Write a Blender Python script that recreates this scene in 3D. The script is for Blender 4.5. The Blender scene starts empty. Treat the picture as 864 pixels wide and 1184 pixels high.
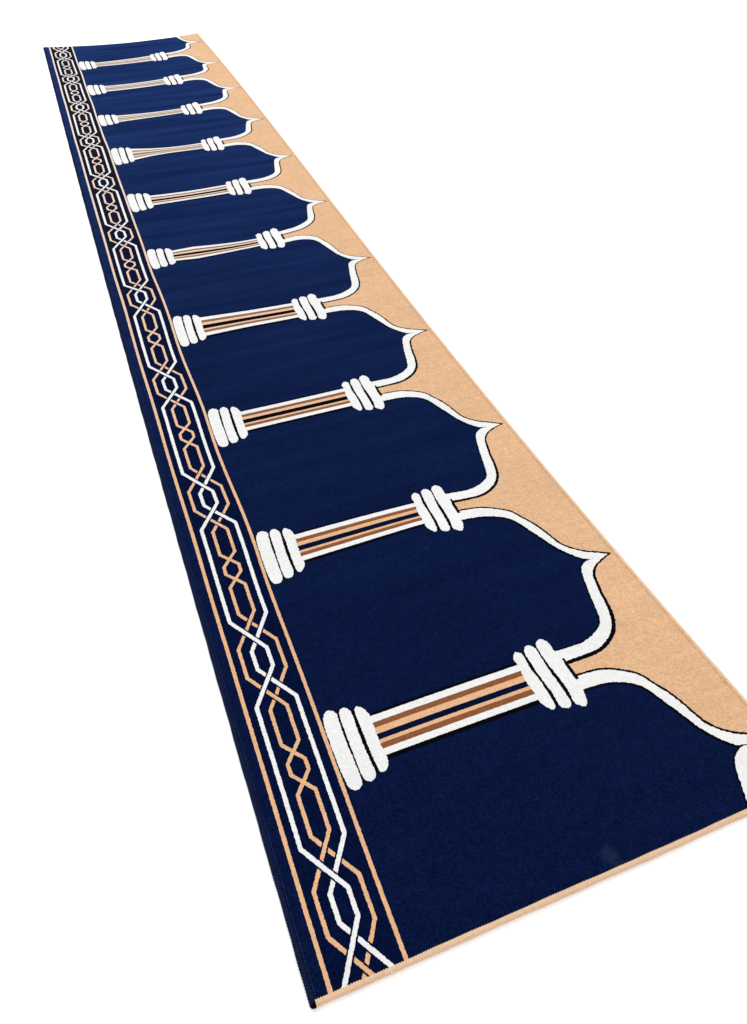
import bpy, math, random
import numpy as np
from mathutils import Matrix, Vector
from mathutils.geometry import delaunay_2d_cdt

S = bpy.context.scene
col = S.collection
rnd = random.Random(7)

# ------------------------------------------------------------------ camera
cd = bpy.data.cameras.new('camera'); cam = bpy.data.objects.new('camera', cd); col.objects.link(cam)
cd.sensor_fit = 'HORIZONTAL'; cd.sensor_width = 36.0; cd.lens = 36.2301
cd.clip_start = 0.01; cd.clip_end = 500
CR = [[0.9334277, 0.258823, -0.248442], [-0.358759, 0.6691956, -0.6507452], [-0.0021716, 0.6965544, 0.7175007]]
CP = [-0.00263, -0.2934, 1.4291099999999999]
m = Matrix.Identity(4)
for i in range(3):
    for j in range(3): m[i][j] = CR[i][j]
    m[i][3] = CP[i]
cam.matrix_world = m
S.camera = cam

# ------------------------------------------------------------------ world and lamps
w = bpy.data.worlds.new('World'); S.world = w; w.use_nodes = True
bg = w.node_tree.nodes['Background']
bg.inputs['Color'].default_value = (1, 1, 1, 1); bg.inputs['Strength'].default_value = 0.85

def area(name, loc, target, size, power):
    l = bpy.data.lights.new(name, 'AREA'); l.shape = 'RECTANGLE'; l.size, l.size_y = size; l.energy = power
    o = bpy.data.objects.new(name, l); col.objects.link(o); o.location = loc
    o.rotation_euler = (Vector(target) - Vector(loc)).to_track_quat('-Z', 'Y').to_euler()
    return o
# one large softbox high up beyond the far end of the runner
area('softbox', (0.5, 14, 14), (0.5, 2.5, 0), (5, 5), 950)

S.view_settings.view_transform = 'Standard'
S.view_settings.look = 'None'
S.view_settings.exposure = 0.52
S.view_settings.gamma = 1.0
S.render.engine = 'CYCLES'
S.cycles.samples = 128

# ------------------------------------------------------------------ carpet frame
W, L = 1.0, 5.7313
P, V0 = 0.54809, 0.39305          # niche pitch, first column
PK, VK = 0.54601, 0.11998         # border knots
TOP = 0.0075                      # height of the pile

WARP = [(0.225, 0.482, 0, 0),(0.225, 1.03, 0.0028, -0.0012),(0.225, 1.579, -0.0028, -0.0043),(0.225, 2.127, -0.0053, 0.009),(0.225, 2.675, -0.0077, -0.0033),
    (0.225, 3.223, -0.0054, 0.0066),(0.225, 3.771, -0.0014, 0.0391),(0.225, 4.319, -0.0052, -0.0088),(0.225, 4.867, -0.004, -0.0169),(0.225, 5.415, -0.0017, -0.0649),
    (0.222, 0.313, 0, 0),(0.222, 0.861, -0.0025, -0.0005),(0.222, 1.409, -0.008, -0.0103),(0.222, 1.957, -0.0111, -0.0056),(0.222, 2.505, -0.0105, 0.0125),
    (0.222, 3.054, -0.0068, -0.0055),(0.222, 3.602, -0.0046, -0.0082),(0.222, 4.15, -0.0043, -0.0024),(0.222, 4.698, -0.0029, -0.0237),(0.222, 5.246, 0.0002, -0.0708),
    (0.664, 0.478, 0, 0),(0.664, 1.026, -0.0124, -0.0035),(0.664, 1.575, -0.02, -0.0075),(0.664, 2.123, -0.0221, -0.014),(0.664, 2.671, -0.0079, -0.0067),
    (0.664, 3.219, -0.0024, -0.0008),(0.664, 3.767, -0.0006, 0.0029),(0.664, 4.315, 0.0031, 0.0062),(0.664, 4.863, 0.002, 0.0003),(0.664, 5.411, 0.0035, -0.0454),
    (0.669, 0.312, 0, 0),(0.669, 0.86, -0.0245, 0.0025),(0.669, 1.408, -0.0303, -0.0086),(0.669, 1.956, -0.0339, -0.0096),(0.669, 2.504, -0.0201, 0.0041),
    (0.669, 3.052, -0.0186, -0.0007),(0.669, 3.6, -0.0137, 0.0011),(0.669, 4.148, -0.0073, 0.0002),(0.669, 4.696, -0.0079, -0.009),(0.669, 5.244, -0.006, -0.0517),
    (0.989, 0.648, 0, 0),(0.989, 0.1, 0.02, 0.011),(0.989, 1.196, -0.0108, 0.0015),(0.989, 1.744, -0.018, -0.0028),(0.989, 2.292, -0.0132, 0.0046),
    (0.989, 2.84, -0.0068, 0.0079),(0.989, 3.388, 0.002, 0.0134),(0.989, 3.936, 0.0045, 0.0113),(0.989, 4.484, 0.007, 0.0095),(0.989, 5.032, 0.0114, -0.017),
    (0.989, 5.58, -0.0048, -0.0595),(0.94, 0.648, 0, 0),(0.94, 0.1, 0.02, 0.011), (0.9, 0, 0.005, 0), (1, 0, 0.03, 0),(0.94, 1.196, -0.0126, 0.0063),(0.94, 1.744, -0.0192, -0.0007),
    (0.94, 2.292, -0.0147, 0.0078),(0.94, 2.84, -0.0071, 0.0123),(0.94, 3.388, -0.0008, 0.0144),(0.94, 3.936, 0.0022, 0.0167),(0.94, 4.485, -0.0002, 0.0143),
    (0.94, 5.033, -0.0077, -0.0102),(0.94, 5.581, -0.0147, -0.0546),(0.882, 0.488, 0, 0),(0.882, -0.06, 0, 0),(0.882, 1.036, -0.0209, -0.0169),
    (0.882, 1.584, -0.024, -0.0084),(0.882, 2.133, -0.0177, -0.006),(0.882, 2.681, -0.0028, 0.0371),(0.882, 3.229, -0.0005, 0.0099),(0.882, 3.777, 0.0037, 0.0254),
    (0.882, 4.325, 0.0167, 0.0455),(0.882, 4.873, 0.0193, 0.0347),(0.882, 5.421, 0.011, 0.0048),(0.098, 1.212, -0.0026, -0.0107),(0.098, 1.758, -0.0065, -0.0075),
    (0.098, 2.304, -0.0061, 0.018),(0.098, 2.85, -0.0079, -0.0018),(0.098, 3.396, -0.0085, 0.0155),(0.098, 3.942, -0.009, 0.0187),(0.098, 4.488, -0.003, 0.005),
    (0.098, 5.034, -0.0017, -0.0138),(0.098, 5.58, -0.0011, -0.0484),(0.098, 0.12, 0, 0),(0.098, 0.666, 0, -0.005),(0.15, 5.731, 0, 0),
    (0.324, 5.731, 0, -0.037),(0.596, 5.731, 0, -0.055),(0.852, 5.731, 0, -0.033),(0, 0, 0.0027, 0),(1, 0, 0.0326, 0),
    (0, 0.3, -0, 0),(1, 0.3, 0.0178, 0),(0, 0.6, -0.0024, 0),(1, 0.6, 0.0067, 0),(0, 0.9, -0.0045, 0),
    (1, 0.9, -0.0012, 0),(0, 1.2, -0.0062, 0),(1, 1.2, -0.0063, 0),(0, 1.5, -0.0077, 0),(1, 1.5, -0.0089, 0),
    (0, 1.8, -0.0089, 0),(1, 1.8, -0.0096, 0),(0, 2.1, -0.0098, 0),(1, 2.1, -0.0087, 0),(0, 2.4, -0.0104, 0),
    (1, 2.4, -0.0065, 0),(0, 2.7, -0.0108, 0),(1, 2.7, -0.0035, 0),(0, 3, -0.0111, 0),(1, 3, 0.0001, 0),
    (0, 3.3, -0.0111, 0),(1, 3.3, 0.0039, 0),(0, 3.6, -0.0109, 0),(1, 3.6, 0.0076, 0),(0, 3.9, -0.0105, 0),
    (1, 3.9, 0.0109, 0),(0, 4.2, -0.0101, 0),(1, 4.2, 0.0136, 0),(0, 4.5, -0.0094, 0),(1, 4.5, 0.0152, 0),
    (0, 4.8, -0.0087, -0.00545455),(1, 4.8, 0.0157, -0.00545455),(0, 5.1, -0.0078, -0.0136364),(1, 5.1, 0.0148, -0.0136364),(0, 5.4, -0.0069, -0.0218182),
    (1, 5.4, 0.0123, -0.0218182),(0, 5.731, -0.006, 0.045),(1, 5.731, 0.008, 0.01),(0.25, 0, 0, 0),(0.5, 0, 0, 0),
    (0.75, 0, 0, 0)]                         # (u, v, du, dv) woven irregularities of the real runner

def spline_grid():
    "thin-plate spline through the measured irregularities, tabulated on a grid"
    A = np.array(WARP); n = len(A)
    x = A[:, :2] * (1.0, 0.8)
    def U(r2): return 0.5 * r2 * np.log(r2 + 1e-12)
    d2 = ((x[:, None] - x[None]) ** 2).sum(-1)
    Q = np.c_[np.ones(n), x]
    noise = 2e-4 + 2.2e-3 * (A[:, 1] / L) ** 2
    M_ = np.zeros((n + 3, n + 3)); M_[:n, :n] = U(d2) + np.diag(noise); M_[:n, n:] = Q; M_[n:, :n] = Q.T
    co = np.linalg.solve(M_, np.r_[A[:, 2:], np.zeros((3, 2))])
    gu = np.linspace(-0.05, 1.05, 45); gv = np.linspace(-0.06, 5.84, 237)
    g = np.stack(np.meshgrid(gu, gv, indexing='ij'), -1).reshape(-1, 2) * (1.0, 0.8)
    out = U(((g[:, None] - x[None]) ** 2).sum(-1)) @ co[:n] + np.c_[np.ones(len(g)), g] @ co[n:]
    return out.reshape(45, 237, 2)
GRID = spline_grid().tolist()

EDGE_L = [-0.000101, 0.002019, -0.009734, 0.002705]        # how far each long edge strays from straight
EDGE_R = [7.9e-05, -0.002915, 0.023127, -0.056121, 0.032648]
def stray(c, v):
    t = 0.0
    for k in c: t = t * v + k
    return t

def warp(u, v):
    fu = min(max((u + 0.05) / 0.025, 0), 43.999); fv = min(max((v + 0.06) / 0.025, 0), 235.999)
    i, j = int(fu), int(fv); a, b = fu - i, fv - j
    p, q, r, s_ = GRID[i][j], GRID[i + 1][j], GRID[i][j + 1], GRID[i + 1][j + 1]
    out = [w_ + (p[k] * (1 - a) + q[k] * a) * (1 - b) + (r[k] * (1 - a) + s_[k] * a) * b for k, w_ in ((0, u), (1, v))]
    e = max(0.0, (u - 0.93) / 0.07); e = e * e * (3 - 2 * e) if e < 1 else 1.0
    if e: out[0] += e * (stray(EDGE_R, v) + u - out[0])
    e = max(0.0, (0.03 - u) / 0.03); e = min(1, e)
    if e: out[0] += e * (stray(EDGE_L, v) + u - out[0])
    return out

def relief(u, v):
    "slow waves of a runner that was rolled up, in metres"
    a = 0.0010 * math.sin(v * 9.1 + 0.7 * math.sin(u * 3.0 + 1)) * (0.4 + 0.6 * math.sin(v * 1.7 + 1) ** 2)
    a += 0.0006 * math.sin(v * 23.0 + u * 2.2 + 2 * math.sin(v * 2.3))
    e = min(1, max(0, min(u, W - u, v, L - v)) / 0.05)
    return a * e + 0.0016 * (1 - 0)

def P3(u, v, z):
    a, b = warp(u, v)
    return (a, b, z + (relief(u, v) if z > 0.003 else 0))

# ------------------------------------------------------------------ materials
def mat(name, base, var=0.12, sheen=0.3, bump=0.5, streak=0.0, extra=None, knot=0.0022, tint=(1, 1, 1), far_mix=None, spec=0.0, brush=0.0, band=0.0):
    M = bpy.data.materials.new(name); M.use_nodes = True
    nt = M.node_tree; N = nt.nodes; K = nt.links; b = N['Principled BSDF']
    b.inputs['Roughness'].default_value = 0.92
    b.inputs['Specular IOR Level'].default_value = spec
    b.inputs['Sheen Weight'].default_value = sheen
    b.inputs['Sheen Roughness'].default_value = 0.45
    b.inputs['Sheen Tint'].default_value = (*tint, 1)
    tc = N.new('ShaderNodeTexCoord')
    def noise(scale, sc=(1, 1, 1), det=2, rough=0.6):
        mp = N.new('ShaderNodeMapping'); mp.inputs['Scale'].default_value = sc
        K.new(tc.outputs['Object'], mp.inputs['Vector'])
        n = N.new('ShaderNodeTexNoise'); n.inputs['Scale'].default_value = scale
        n.inputs['Detail'].default_value = det; n.inputs['Roughness'].default_value = rough
        K.new(mp.outputs[0], n.inputs['Vector']); return n
    def ramp(src, lo, hi, a, c):
        r = N.new('ShaderNodeMapRange'); r.inputs[1].default_value = lo; r.inputs[2].default_value = hi
        r.inputs[3].default_value = a; r.inputs[4].default_value = c
        K.new(src, r.inputs[0]); return r.outputs[0]
    def mul(a, c):
        x = N.new('ShaderNodeMath'); x.operation = 'MULTIPLY'; K.new(a, x.inputs[0]); K.new(c, x.inputs[1]); return x.outputs[0]
    tuft = N.new('ShaderNodeTexVoronoi'); tuft.inputs['Scale'].default_value = 1 / knot
    tuft.inputs['Randomness'].default_value = 0.75
    K.new(tc.outputs['Object'], tuft.inputs['Vector'])
    fine = noise(380, det=3, rough=0.7); mid = noise(60, det=3); big = noise(5, det=2)
    sep = N.new('ShaderNodeSeparateColor'); K.new(tuft.outputs['Color'], sep.inputs[0])
    f = mul(ramp(fine.outputs[0], 0.25, 0.75, 1 - var, 1 + var), ramp(mid.outputs[0], 0.3, 0.7, 1 - var * .35, 1 + var * .35))
    f = mul(f, ramp(big.outputs[0], 0.3, 0.7, 0.97, 1.03))
    f = mul(f, ramp(sep.outputs[0], 0, 1, 1 - var * 0.9, 1 + var * 0.9))
    if brush:
        br = noise(1.0, (65, 390, 1), 2, 0.6); f = mul(f, ramp(br.outputs[0], 0.3, 0.7, 1 - brush, 1 + brush))
    if band:
        bd = noise(1.0, (5, 55, 1), 3, 0.6); f = mul(f, ramp(bd.outputs[0], 0.3, 0.7, 1 - band, 1 + band))
    v = N.new('ShaderNodeVectorMath'); v.operation = 'SCALE'
    v.inputs[0].default_value = base
    if far_mix:         # colour blends into a second one towards the far end
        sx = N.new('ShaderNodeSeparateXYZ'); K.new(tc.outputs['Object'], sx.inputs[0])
        mo = N.new('ShaderNodeMix'); mo.data_type = 'RGBA'; K.new(ramp(sx.outputs[1], far_mix[0], far_mix[1], 0, 1), mo.inputs[0])
        mo.inputs[6].default_value = (*base, 1); mo.inputs[7].default_value = (*far_mix[2], 1)
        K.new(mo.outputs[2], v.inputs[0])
    K.new(f, v.inputs['Scale'])
    out = v.outputs[0]
    if extra: out = extra(nt, tc, out)
    K.new(out, b.inputs['Base Color'])
    # tufts and brushed streaks running across the runner, as relief
    hgt = N.new('ShaderNodeMath'); hgt.operation = 'MULTIPLY_ADD'
    K.new(tuft.outputs['Distance'], hgt.inputs[0]); hgt.inputs[1].default_value = -0.6
    K.new(fine.outputs[0], hgt.inputs[2])
    bp = N.new('ShaderNodeBump'); bp.inputs['Strength'].default_value = bump; bp.inputs['Distance'].default_value = 0.0012
    K.new(hgt.outputs[0], bp.inputs['Height'])
    nrm = bp.outputs[0]
    st = noise(1.0, (1.6, 17, 1), 4, 0.5)
    b2 = N.new('ShaderNodeBump'); b2.inputs['Strength'].default_value = 0.6; b2.inputs['Distance'].default_value = 0.004 * (streak + 0.01)
    K.new(st.outputs[0], b2.inputs['Height']); K.new(nrm, b2.inputs['Normal'])
    K.new(b2.outputs[0], b.inputs['Normal'])
    if streak:      # the lie of the pile changes in bands: rougher and smoother fibre
        K.new(ramp(st.outputs[0], 0.3, 0.7, sheen * (1 - 0.45), sheen * (1 + 0.45)), b.inputs['Sheen Weight'])
    return M

SX, SY = 0.0, 0.0
def smudge(nt, tc, src):
    N = nt.nodes; K = nt.links
    mp = N.new('ShaderNodeMapping'); mp.vector_type = 'POINT'
    mp.inputs['Location'].default_value = (-SMX / 0.022, -SMY / 0.030, 0); mp.inputs['Scale'].default_value = (1 / 0.022, 1 / 0.030, 0)
    K.new(tc.outputs['Object'], mp.inputs['Vector'])
    ln = N.new('ShaderNodeVectorMath'); ln.operation = 'LENGTH'; K.new(mp.outputs[0], ln.inputs[0])
    nz = N.new('ShaderNodeTexNoise'); nz.inputs['Scale'].default_value = 70; K.new(tc.outputs['Object'], nz.inputs['Vector'])
    ad = N.new('ShaderNodeMath'); ad.operation = 'MULTIPLY_ADD'; K.new(nz.outputs[0], ad.inputs[0]); ad.inputs[1].default_value = 1.2; K.new(ln.outputs['Value'], ad.inputs[2])
    r = N.new('ShaderNodeMapRange'); r.inputs[1].default_value = 1.55; r.inputs[2].default_value = 0.8
    r.inputs[3].default_value = 0; r.inputs[4].default_value = 0.045; K.new(ad.outputs[0], r.inputs[0])
    mx = N.new('ShaderNodeMix'); mx.data_type = 'RGBA'; K.new(r.outputs[0], mx.inputs[0]); K.new(src, mx.inputs[6])
    mx.inputs[7].default_value = (0.13, 0.17, 0.24, 1)
    return mx.outputs[2]
SMX, SMY = 0.5780, 0.0204

NAVY = (0.0019, 0.0049, 0.0262)
M_navy = mat('navy_pile', NAVY, 0.45, sheen=0.23, streak=0.45, extra=smudge, tint=(0.11, 0.28, 1.0), brush=0.12, band=0.06)
M_bnavy = mat('navy_border_pile', (0.0014, 0.0042, 0.024), 0.45, sheen=0.03, tint=(0.3, 0.4, 1.0), far_mix=(1.8, 4.0, (0.006, 0.006, 0.009)))
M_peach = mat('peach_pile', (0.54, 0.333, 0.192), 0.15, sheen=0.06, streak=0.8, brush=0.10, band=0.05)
M_peach2 = mat('peach_line_pile', (0.56, 0.33, 0.18), 0.13, sheen=0.06, far_mix=(1.0, 4.2, (0.62, 0.53, 0.47)))
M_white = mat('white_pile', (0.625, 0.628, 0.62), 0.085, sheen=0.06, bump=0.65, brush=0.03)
M_brown = mat('brown_pile', (0.190, 0.068, 0.028), 0.16, sheen=0.04, far_mix=(1.2, 3.4, (0.22, 0.14, 0.10)), brush=0.12)
M_black = mat('black_pile', (0.002, 0.002, 0.003), 0.2, sheen=0.01)
M_back = mat('jute_backing', (0.10, 0.08, 0.06), 0.2, sheen=0.0)
M_serge = mat('navy_serging', (0.006, 0.010, 0.030), 0.3, sheen=0.04, tint=(0.3, 0.4, 1))
M_bind = mat('peach_serging', (0.58, 0.395, 0.258), 0.10, sheen=0.06)
M_thread = mat('side_thread', (0.022, 0.032, 0.075), 0.3, sheen=0.05)
M_peach3 = mat('peach_seam_shade', (0.40, 0.245, 0.145), 0.2, sheen=0.04)  # darker peach for the shade line along the right seam
M_bind2 = mat('pale_serging', (0.62, 0.47, 0.35), 0.10, sheen=0.06)
M_floor = bpy.data.materials.new('white_floor'); M_floor.use_nodes = True
fb = M_floor.node_tree.nodes['Principled BSDF']
fb.inputs['Base Color'].default_value = (0.93, 0.93, 0.93, 1); fb.inputs['Roughness'].default_value = 1.0
fb.inputs['Specular IOR Level'].default_value = 0.0

# ------------------------------------------------------------------ mesh helpers
def link(name, verts, faces, mats, mi, parent=None):
    me = bpy.data.meshes.new(name); me.from_pydata(verts, [], faces); me.update()
    for M in mats: me.materials.append(M)
    for p_, i in zip(me.polygons, mi): p_.material_index = i
    o = bpy.data.objects.new(name, me); col.objects.link(o)
    if parent: o.parent = parent
    return o

def clip(poly, axis, val, sign):
    out = []
    n = len(poly)
    for i in range(n):
        a, b = poly[i], poly[(i + 1) % n]
        ia, ib = (a[axis] - val) * sign >= 0, (b[axis] - val) * sign >= 0
        if ia: out.append(a)
        if ia != ib:
            t = (val - a[axis]) / (b[axis] - a[axis])
            out.append((a[0] + t * (b[0] - a[0]), a[1] + t * (b[1] - a[1])))
    return out

def resample(poly, step, jit=0.0):
    out = []
    n = len(poly)
    for i in range(n):
        a, b = poly[i], poly[(i + 1) % n]
        d = math.hypot(b[0] - a[0], b[1] - a[1])
        k = max(1, int(round(d / step)))
        nx, ny = (b[1] - a[1]) / (d + 1e-9), -(b[0] - a[0]) / (d + 1e-9)
        for j in range(k):
            t = j / k; q = rnd.uniform(-jit, jit)
            out.append((a[0] + t * (b[0] - a[0]) + nx * q, a[1] + t * (b[1] - a[1]) + ny * q))
    return out

def smooth_closed(poly, sub=3):
    "Catmull-Rom through the traced points"
    out = []; n = len(poly)
    for i in range(n):
        p0, p1, p2, p3 = poly[i - 1], poly[i], poly[(i + 1) % n], poly[(i + 2) % n]
        for s in range(sub):
            t = s / sub
            out.append(tuple(0.5 * (2 * p1[k] + (p2[k] - p0[k]) * t + (2 * p0[k] - 5 * p1[k] + 4 * p2[k] - p3[k]) * t * t
                                    + (3 * p1[k] - p0[k] - 3 * p2[k] + p3[k]) * t ** 3) for k in (0, 1)))
    return out

def smooth_open(pts, sub=3):
    out = []; n = len(pts)
    for i in range(n - 1):
        p0, p1, p2, p3 = pts[max(0, i - 1)], pts[i], pts[i + 1], pts[min(n - 1, i + 2)]
        for s in range(sub):
            t = s / sub
            out.append(tuple(0.5 * (2 * p1[k] + (p2[k] - p0[k]) * t + (2 * p0[k] - 5 * p1[k] + 4 * p2[k] - p3[k]) * t * t
                                    + (3 * p1[k] - p0[k] - 3 * p2[k] + p3[k]) * t ** 3) for k in (0, 1)))
    out.append(pts[-1]); return out

def inside(poly, x, y):
    c = False; n = len(poly); j = n - 1
    for i in range(n):
        xi, yi = poly[i]; xj, yj = poly[j]
        if (yi > y) != (yj > y) and x < (xj - xi) * (y - yi) / (yj - yi) + xi: c = not c
        j = i
    return c

class Patch:
    "collects coloured areas of pile, each cut to shape and laid at its own tuft height"
    def __init__(s): s.v = []; s.f = []; s.m = []; s.mats = []
    def area(s, poly, M, lift, step=0.004, jit=0.0, grid=0.012, skirt=True, clipv=True):
        if clipv: poly = clip(clip(poly, 1, 0.0, 1), 1, L, -1)
        if len(poly) < 3: return
        poly = resample(poly, step, jit)
        xs = [q[0] for q in poly]; ys = [q[1] for q in poly]
        x0, x1, y0, y1 = min(xs), max(xs), min(ys), max(ys)
        pts = [Vector(q) for q in poly]; n = len(pts)
        if grid:
            gx = x0 + grid * .5
            while gx < x1:
                gy = y0 + grid * .5
                while gy < y1:
                    if inside(poly, gx, gy): pts.append(Vector((gx, gy)))
                    gy += grid
                gx += grid
        r = delaunay_2d_cdt(pts, [], [list(range(n))], 1, 1e-7, True)
        vs, es, fs = r[0], r[1], r[2]
        if M not in s.mats: s.mats.append(M)
        mi = s.mats.index(M); off = len(s.v)
        s.v += [P3(q.x, q.y, TOP + lift) for q in vs]
        cnt = {}
        for f_ in fs:
            f_ = list(f_)
            c = [vs[i] for i in f_]
            if not inside(poly, sum(q.x for q in c) / 3, sum(q.y for q in c) / 3): continue
            ar = (c[1] - c[0]).cross(c[2] - c[0])
            if ar < 0: f_.reverse()
            s.f.append([off + i for i in f_]); s.m.append(mi)
            for a, b in zip(f_, f_[1:] + f_[:1]): cnt[(a, b)] = 1
        if skirt:
            low = {}
            for (a, b) in list(cnt):
                if (b, a) in cnt: continue
                for i in (a, b):
                    if i not in low:
                        low[i] = len(s.v); q = vs[i]; s.v.append(P3(q.x, q.y, TOP + lift - 0.0009))
                s.f.append([off + b, off + a, low[a], low[b]]); s.m.append(mi)
    def build(s, name, parent): return link(name, s.v, s.f, s.mats, s.m, parent)

# ------------------------------------------------------------------ setting
G = 120
floor = link('floor', [(-G, -G, 0), (G, -G, 0), (G, G, 0), (-G, G, 0)], [[0, 1, 2, 3]], [M_floor], [0])
floor['kind'] = 'structure'

# ------------------------------------------------------------------ the runner
carpet = bpy.data.objects.new('prayer_carpet', None); col.objects.link(carpet)
carpet.empty_display_size = 0.2
carpet['label'] = 'long navy carpet runner with white arches, peach side and braided border on white floor'
carpet['category'] = 'carpet'

def slab(name, u0, u1, v0, v1, z0, z1, M, du=0.012, dv=0.012):
    nu = max(1, int((u1 - u0) / du)); nv = max(1, int((v1 - v0) / dv))
    v = []; f = []
    for j in range(nv + 1):
        for i in range(nu + 1):
            v.append(P3(u0 + (u1 - u0) * i / nu, v0 + (v1 - v0) * j / nv, z1))
    n = len(v)
    for j in range(nv):
        for i in range(nu):
            a = j * (nu + 1) + i; f.append([a, a + 1, a + nu + 2, a + nu + 1])
    ring = [i for i in range(nu + 1)] + [j * (nu + 1) + nu for j in range(1, nv + 1)] + \
           [nv * (nu + 1) + i for i in range(nu - 1, -1, -1)] + [j * (nu + 1) for j in range(nv - 1, 0, -1)]
    for i in ring:
        x, y, z = v[i]; v.append((x, y, z0))
    k = len(ring)
    for i in range(k):
        a, b = ring[i], ring[(i + 1) % k]
        f.append([b, a, n + i, n + (i + 1) % k])
    return link(name, v, f, [M], [0] * len(f), carpet)

slab('backing', 0.003, W - 0.003, 0.003, L - 0.003, 0.0005, 0.0042, M_back, 0.05, 0.02)
slab('pile_field', 0.0, W, 0.0, L, 0.0046, TOP, M_navy)

# traced arch, relative to the middle between two columns
OUTER = [(.7059,.2524),(.7371,.2514),(.7820,.2453),(.8199,.2255),(.8438,.2042),(.8569,.1753),(.8709,.1431),(.8815,.1062),(.8920,.0597),(.9071,.0327),(.9305,.0098),(.9576,-.0068),(.9775,-.0199)]
OUTER2 = [(.9775,-.0199),(.9571,-.0272),(.9315,-.0398),(.9134,-.0586),(.9062,-.0775),(.8964,-.1162),(.8905,-.1484),(.8823,-.1788),(.8723,-.2012),(.8526,-.2257),(.8255,-.2435),(.8001,-.2522),(.7654,-.2541),(.7059,-.2531)]
INNER = [(.7017,.2202),(.7336,.2187),(.7696,.2150),(.8018,.2034),(.8252,.1875),(.8395,.1669),(.8516,.1316),(.8657,.0897),(.8794,.0489),(.8972,.0165),(.9182,-.0099),(.9404,-.0192)]
INNER2 = [(.9404,-.0192),(.9219,-.0200),(.9043,-.0292),(.8940,-.0437),(.8857,-.0696),(.8748,-.1079),(.8656,-.1456),(.8569,-.1756),(.8491,-.1922),(.8331,-.2054),(.8079,-.2179),(.7779,-.2251),(.7501,-.2249),(.7017,-.2227)]
O1, O2, I1, I2 = (smooth_open(q, 4) for q in (OUTER, OUTER2, INNER, INNER2))

def offset(pts, d):
    "shift an open line sideways by d(t); positive is to its left"
    out = []; n = len(pts)
    for i, q in enumerate(pts):
        a, b = pts[max(0, i - 1)], pts[min(n - 1, i + 1)]
        tx, ty = b[0] - a[0], b[1] - a[1]; l = math.hypot(tx, ty) + 1e-9
        w_ = d(i / (n - 1)); out.append((q[0] - ty / l * w_, q[1] + tx / l * w_))
    return out
def sh(pts, dv): return [(a, b + dv) for a, b in pts]

spandrel = Patch(); 
for k in range(11):
    c = V0 + (k - 0.5) * P
    line = O1 + O2[1:]
    poly = [(W, c + P / 2), (.719, c + P / 2)] + [(.719, c + .2524)] + sh([q for q in line if q[0] > .7195], c) + [(.719, c - .2531), (.719, c - P / 2), (W, c - P / 2)]
    spandrel.area(poly, M_peach, 0.0002, step=0.006)
c = V0 + 10.5 * P          # start of a twelfth niche cut off by the far end
spandrel.build('spandrel_field', carpet)

for k in range(11):
    c = V0 + (k - 0.5) * P
    a = Patch()
    near = 1.15 if k < 2 else 1.0 if k < 4 else 0.8
    P2 = offset(O2, lambda t: .014 * min(1, t * 5)) if k == 0 else O2      # the nearest arch is woven heavier
    bo1 = offset(O1, lambda t: .0047 * near)
    bo2 = offset(P2, lambda t: (.0035 + .0045 * min(1, t * 1.5)) * near)
    bi1 = offset(I1, lambda t: -.005 * near)
    bi2 = offset(I2, lambda t: -.0028 * near)
    bo1 = [q for q in bo1 if q[0] < .975]; bo2 = [q for q in bo2 if q[0] < .968]
    black = bo1 + [(.9885, -.0195)] + bo2 + list(reversed([q for q in bi2 if q[0] < .925])) + [(.936, -.0185)] + list(reversed([q for q in bi1 if q[0] < .925]))
    a.area(sh(black, c), M_black, 0.0004, step=0.003, jit=0.0009)
    white = O1 + P2[1:] + list(reversed(I2)) + list(reversed(I1))[1:]
    a.area(sh(white, c), M_white, 0.0006, step=0.0026, jit=0.0009)
    a.build('arch', carpet)

# traced mouldings of a column, relative to the column's line
B1 = [(.1931,.0941),(.2061,.0832),(.2059,.0689),(.2045,.0259),(.2058,-.0156),(.2064,-.0592),(.2058,-.0755),(.1978,-.0863),(.1871,-.0873),(.1770,-.0783),(.1737,-.0560),(.1715,-.0118),(.1718,.0378),(.1727,.0685),(.1805,.0893)]
B2 = [(.2251,.0893),(.2350,.0787),(.2368,.0645),(.2356,.0390),(.2347,-.0016),(.2363,-.0467),(.2370,-.0662),(.2291,-.0797),(.2157,-.0792),(.2093,-.0674),(.2080,-.0309),(.2085,.0213),(.2093,.0649),(.2129,.0848)]
B3 = [(.2535,.0811),(.2641,.0705),(.2705,.0530),(.2703,.0361),(.2682,.0058),(.2684,-.0296),(.2697,-.0499),(.2663,-.0607),(.2565,-.0714),(.2486,-.0716),(.2434,-.0615),(.2420,-.0195),(.2423,.0312),(.2424,.0681),(.2472,.0797)]
C1 = [(.6302,.0801),(.6393,.0717),(.6391,.0567),(.6379,.0305),(.6428,-.0033),(.6441,-.0377),(.6428,-.0648),(.6346,-.0735),(.6271,-.0668),(.6157,-.0488),(.6161,-.0269),(.6123,.0084),(.6154,.0480),(.6146,.0662),(.6227,.0781)]
C2 = [(.6643,.0853),(.6738,.0749),(.6745,.0521),(.6740,.0136),(.6770,-.0222),(.6778,-.0563),(.6774,-.0726),(.6693,-.0815),(.6567,-.0783),(.6501,-.0676),(.6510,-.0348),(.6460,.0069),(.6447,.0426),(.6451,.0725),(.6535,.0846)]
C3 = [(.6964,.0922),(.7091,.0786),(.7101,.0566),(.7155,.0332),(.7143,.0039),(.7160,-.0287),(.7156,-.0597),(.7108,-.0800),(.7026,-.0905),(.6946,-.0891),(.6825,-.0746),(.6855,-.0481),(.6832,-.0074),(.6780,.0298),(.6771,.0662),(.6803,.0835)]
BAND = [(.050,.0345,M_white),(.0345,.0223,M_brown),(.0223,.008,M_peach2),(.008,-.0052,M_bnavy),(-.0052,-.0136,M_peach2),(-.0136,-.0262,M_brown),(-.0262,-.041,M_white)]
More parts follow.
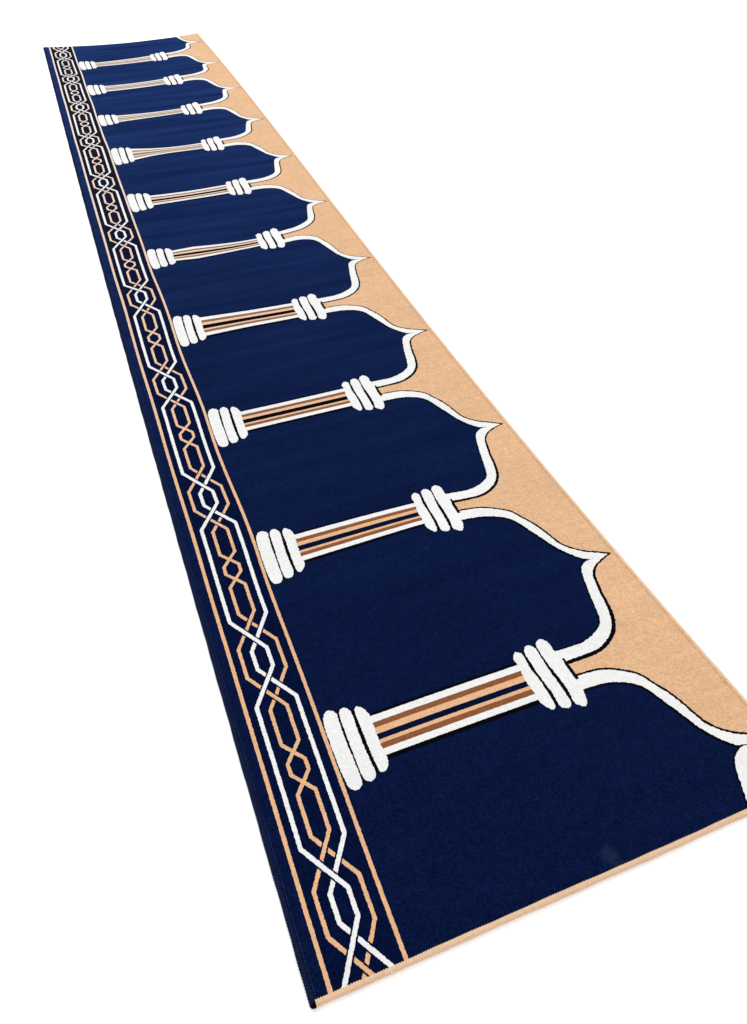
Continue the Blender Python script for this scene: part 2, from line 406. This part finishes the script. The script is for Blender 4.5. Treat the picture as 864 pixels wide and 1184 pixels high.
SHAFT = [[1, 1], [1, .95, .88], [1, 1], [1.22, 1.1, 1.1], [1.07, 1.22, 1.0, .84, .78], [1.05, .95, 1.0], [1.3, .95, .74, .74, .8], [1.2, .9, .77], [1.1, 1.1], [.95, 1.2]]

def prof(k, u):
    "half-width factor of the shaft along its length"
    s = SHAFT[k]; t = (u - .27) / (.614 - .27) * (len(s) - 1)
    t = min(max(t, 0), len(s) - 1.001); i = int(t); return s[i] + (s[i + 1] - s[i]) * (t - i)

def strip(k, c, a, b):
    us = [.262 + (.626 - .262) * i / 30 for i in range(31)]
    return [(u, c + .0045 + (b - .0045) * prof(k, u)) for u in us] + [(u, c + .0045 + (a - .0045) * prof(k, u)) for u in reversed(us)]

def rings(name, polys, c, parent, gap_u):
    q = Patch()
    for pl in polys:
        cx = sum(a for a, b in pl) / len(pl)
        s_ = smooth_closed([(cx + (a - cx) * .955, b) for a, b in pl], 3)
        q.area(sh(s_, c), M_white, 0.0009, step=0.0026, jit=0.0009)
    for g, tilt in gap_u:
        for j, p_ in enumerate(zip(polys, polys[1:])):
            if j != gap_u.index((g, tilt)): continue
            lo = max(min(b for a, b in pl) for pl in p_) + .004; hi = min(max(b for a, b in pl) for pl in p_) - .003
        q.area([(g + tilt - .0055, c + lo), (g + tilt + .0055, c + lo), (g - tilt + .0055, c + hi), (g - tilt - .0055, c + hi)], M_black, 0.0007, step=0.004, jit=0.0005)
    if name == 'capital':       # dark end of the peach neck between two arches
        q.area([(.7165, c - .0285), (.7235, c - .0285), (.7205, c + .0285), (.7125, c + .0285)], M_black, 0.0007, step=0.003, jit=0.0006)
    return q.build(name, parent)

for k in range(10):
    c = V0 + k * P
    q = Patch()
    q.area(strip(k, c, -.0505, .0565), M_black, 0.0004)
    bands = list(BAND)
    if k >= 1:      # further columns are woven with a wider, blacker middle groove
        g = .0016 if k == 1 else .0022
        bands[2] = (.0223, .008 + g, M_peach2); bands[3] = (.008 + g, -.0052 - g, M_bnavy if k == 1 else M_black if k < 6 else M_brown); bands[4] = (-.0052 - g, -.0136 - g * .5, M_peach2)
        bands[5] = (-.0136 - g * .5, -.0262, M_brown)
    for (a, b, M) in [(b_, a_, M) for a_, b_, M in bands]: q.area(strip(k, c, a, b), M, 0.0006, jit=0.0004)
    shaft = q.build('column', carpet)
    rings('base', [B1, B2, B3], c, shaft, ((.2075, .0003), (.2395, .0)))
    rings('capital', [C1, C2, C3], c, shaft, ((.6430, .0012), (.6785, .0022)))

# ------------------------------------------------------------------ braided border
border = Patch()
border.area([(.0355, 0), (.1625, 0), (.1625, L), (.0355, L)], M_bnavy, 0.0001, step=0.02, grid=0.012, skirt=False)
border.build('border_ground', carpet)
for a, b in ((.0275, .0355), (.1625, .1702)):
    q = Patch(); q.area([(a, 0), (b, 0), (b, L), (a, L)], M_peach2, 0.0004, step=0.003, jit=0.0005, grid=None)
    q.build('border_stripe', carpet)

UC = 0.0975
def strand(kind, s):
    out = []
    for j in range(-1, 13):
        c = VK + j * PK
        if kind == 'w': h = [(.017, .0), (.017, .025), (-.0425, .117), (-.0425, .20)]
        else: h = [(.0430, 0), (.0430, .039), (-.0180, .133), (-.0180, .217), (.0180, .261)]
        for u, v in h: out.append((UC + s * u, c + v))
        for u, v in reversed(h[1:]): out.append((UC + s * u, c + PK - v))
    return out
def ribbon(pts, hw):
    n = len(pts); L_, R_ = [], []
    for i in range(n):
        a, b, c = pts[max(0, i - 1)], pts[i], pts[min(n - 1, i + 1)]
        def nr(p_, q_):
            d = math.hypot(q_[0] - p_[0], q_[1] - p_[1]) + 1e-12; return (-(q_[1] - p_[1]) / d, (q_[0] - p_[0]) / d)
        n1 = nr(a, b) if i else nr(b, c); n2 = nr(b, c) if i < n - 1 else n1
        mx, my = n1[0] + n2[0], n1[1] + n2[1]; l = math.hypot(mx, my); mx /= l; my /= l
        k = min(1.25, 1 / max(.3, mx * n1[0] + my * n1[1]))
        L_.append((b[0] + mx * hw * k, b[1] + my * hw * k)); R_.append((b[0] - mx * hw * k, b[1] - my * hw * k))
    return L_ + R_[::-1]
def near_knot(pts, r):
    "pieces of the strand inside r of a knot"
    res = []
    for j in range(0, 12):
        c = VK + j * PK
        seg = [q for q in pts if abs(q[1] - c) < r + .001]
        if len(seg) > 1: res.append(seg)
    return res
lift = 0.0002
for nm, kind, s, hw, M in (('peach_strand', 'p', 1, .0038, M_peach2), ('peach_strand', 'p', -1, .0038, M_peach2),
                           ('white_strand', 'w', -1, .0043, M_white), ('white_strand', 'w', 1, .0043, M_white)):
    pts = strand(kind, s); q = Patch()
    if not (kind == 'p' and s == 1):
        for seg in near_knot(pts, .134): q.area(ribbon(seg, hw + .0032), M_bnavy, lift, step=0.01, skirt=False)
        lift += 0.0001
    # cut into stretches so each triangulation stays small
    j = 0
    per, off = (7, 3) if kind == 'w' else (9, 0)
    for a in range(off, len(pts) - 1, per):
        q.area(ribbon(pts[a:a + per + 1], hw), M, lift, step=0.0026, jit=0.0006, grid=None)
    lift += 0.0001
    q.build(nm, carpet)

# ------------------------------------------------------------------ finished edges
def binding(name, path, ru, rz, M, pitch, amp, zc, seg=14, slant=1.0, step=0.0012):
    "serged edge: oval roll with slanting thread turns as relief; path in carpet coordinates"
    (u0, v0), (u1, v1) = path
    ln = math.hypot(u1 - u0, v1 - v0); n = int(ln / step); tx, ty = (u1 - u0) / ln, (v1 - v0) / ln
    v = []; f = []
    for i in range(n + 1):
        d = ln * i / n; u, w_ = u0 + tx * d, v0 + ty * d
        bx, by, bz = P3(u, w_, zc)
        wob = 1 + .06 * math.sin(d * 31) + .04 * math.sin(d * 87 + 2)
        for k in range(seg):
            th = 2 * math.pi * k / seg
            r = 1 + amp * math.sin(2 * math.pi * d / pitch + slant * th)
            v.append((bx - ty * math.cos(th) * ru * r * wob, by + tx * math.cos(th) * ru * r * wob, max(0.0003, bz + math.sin(th) * rz * r)))
    for i in range(n):
        for k in range(seg):
            a, b = i * seg + k, i * seg + (k + 1) % seg
            f.append([a, b, b + seg, a + seg][::-1])
    f.append(list(range(seg))); f.append([n * seg + k for k in range(seg)][::-1])
    o = link(name, v, f, [M], [0] * len(f), carpet)
    for p_ in o.data.polygons: p_.use_smooth = True
    return o
binding('end_binding', ((.004, -.001), (W, -.001)), .0056, .0056, M_bind, .0048, .085, 0.0044)
binding('side_binding', ((-.001, -.002), (-.001, L)), .0055, .0046, M_serge, .005, .10, 0.0040, step=0.0016)
binding('side_binding', ((W + .001, 0), (W + .001, L)), .0045, .0042, M_bind2, .005, .06, 0.0040, step=0.0016)
binding('end_binding', ((0, L), (W, L)), .0045, .0040, M_serge, .005, .08, 0.0040, step=0.002)
# the dark end of the rolled side edge at the near corner
vv, ff = [], []
for a in range(9):
    for b in range(16):
        la, lo = math.pi * a / 8, 2 * math.pi * b / 16
        x, y, z = P3(0, 0, .0)
        k = 1 + .05 * math.sin(6 * lo + 3 * la)
        vv.append((x + .0006 + .0066 * math.cos(la), y - .0030 + .0044 * math.sin(la) * math.cos(lo) * k, .0060 + .0056 * math.sin(la) * math.sin(lo) * k))
for a in range(8):
    for b in range(16):
        c_ = (b + 1) % 16; ff.append([a * 16 + b, a * 16 + c_, (a + 1) * 16 + c_, (a + 1) * 16 + b])
o = link('rolled_corner', vv, ff, [M_black], [0] * len(ff), carpet)
for p_ in o.data.polygons: p_.use_smooth = True

# running stitch that holds the side serging
q = Patch()
v_ = .006
while v_ < L - .01:
    h_ = .0016 + rnd.uniform(0, .0006)
    q.area([(.0058, v_), (.0070, v_ + .0006), (.0070, v_ + h_ + .0006), (.0058, v_ + h_)], M_thread, 0.0003, step=.01, grid=None, skirt=False)
    v_ += .0046
q.build('stitching', carpet)
q = Patch()
q.area([(W - .0085, .004), (W - .0066, .004), (W - .0066, L - .004), (W - .0085, L - .004)], M_peach3, 0.0005, step=.004, jit=.0002, grid=None, skirt=True)  # thin shadow inside the right binding, painted as a darker strip
q.build('stitching', carpet)
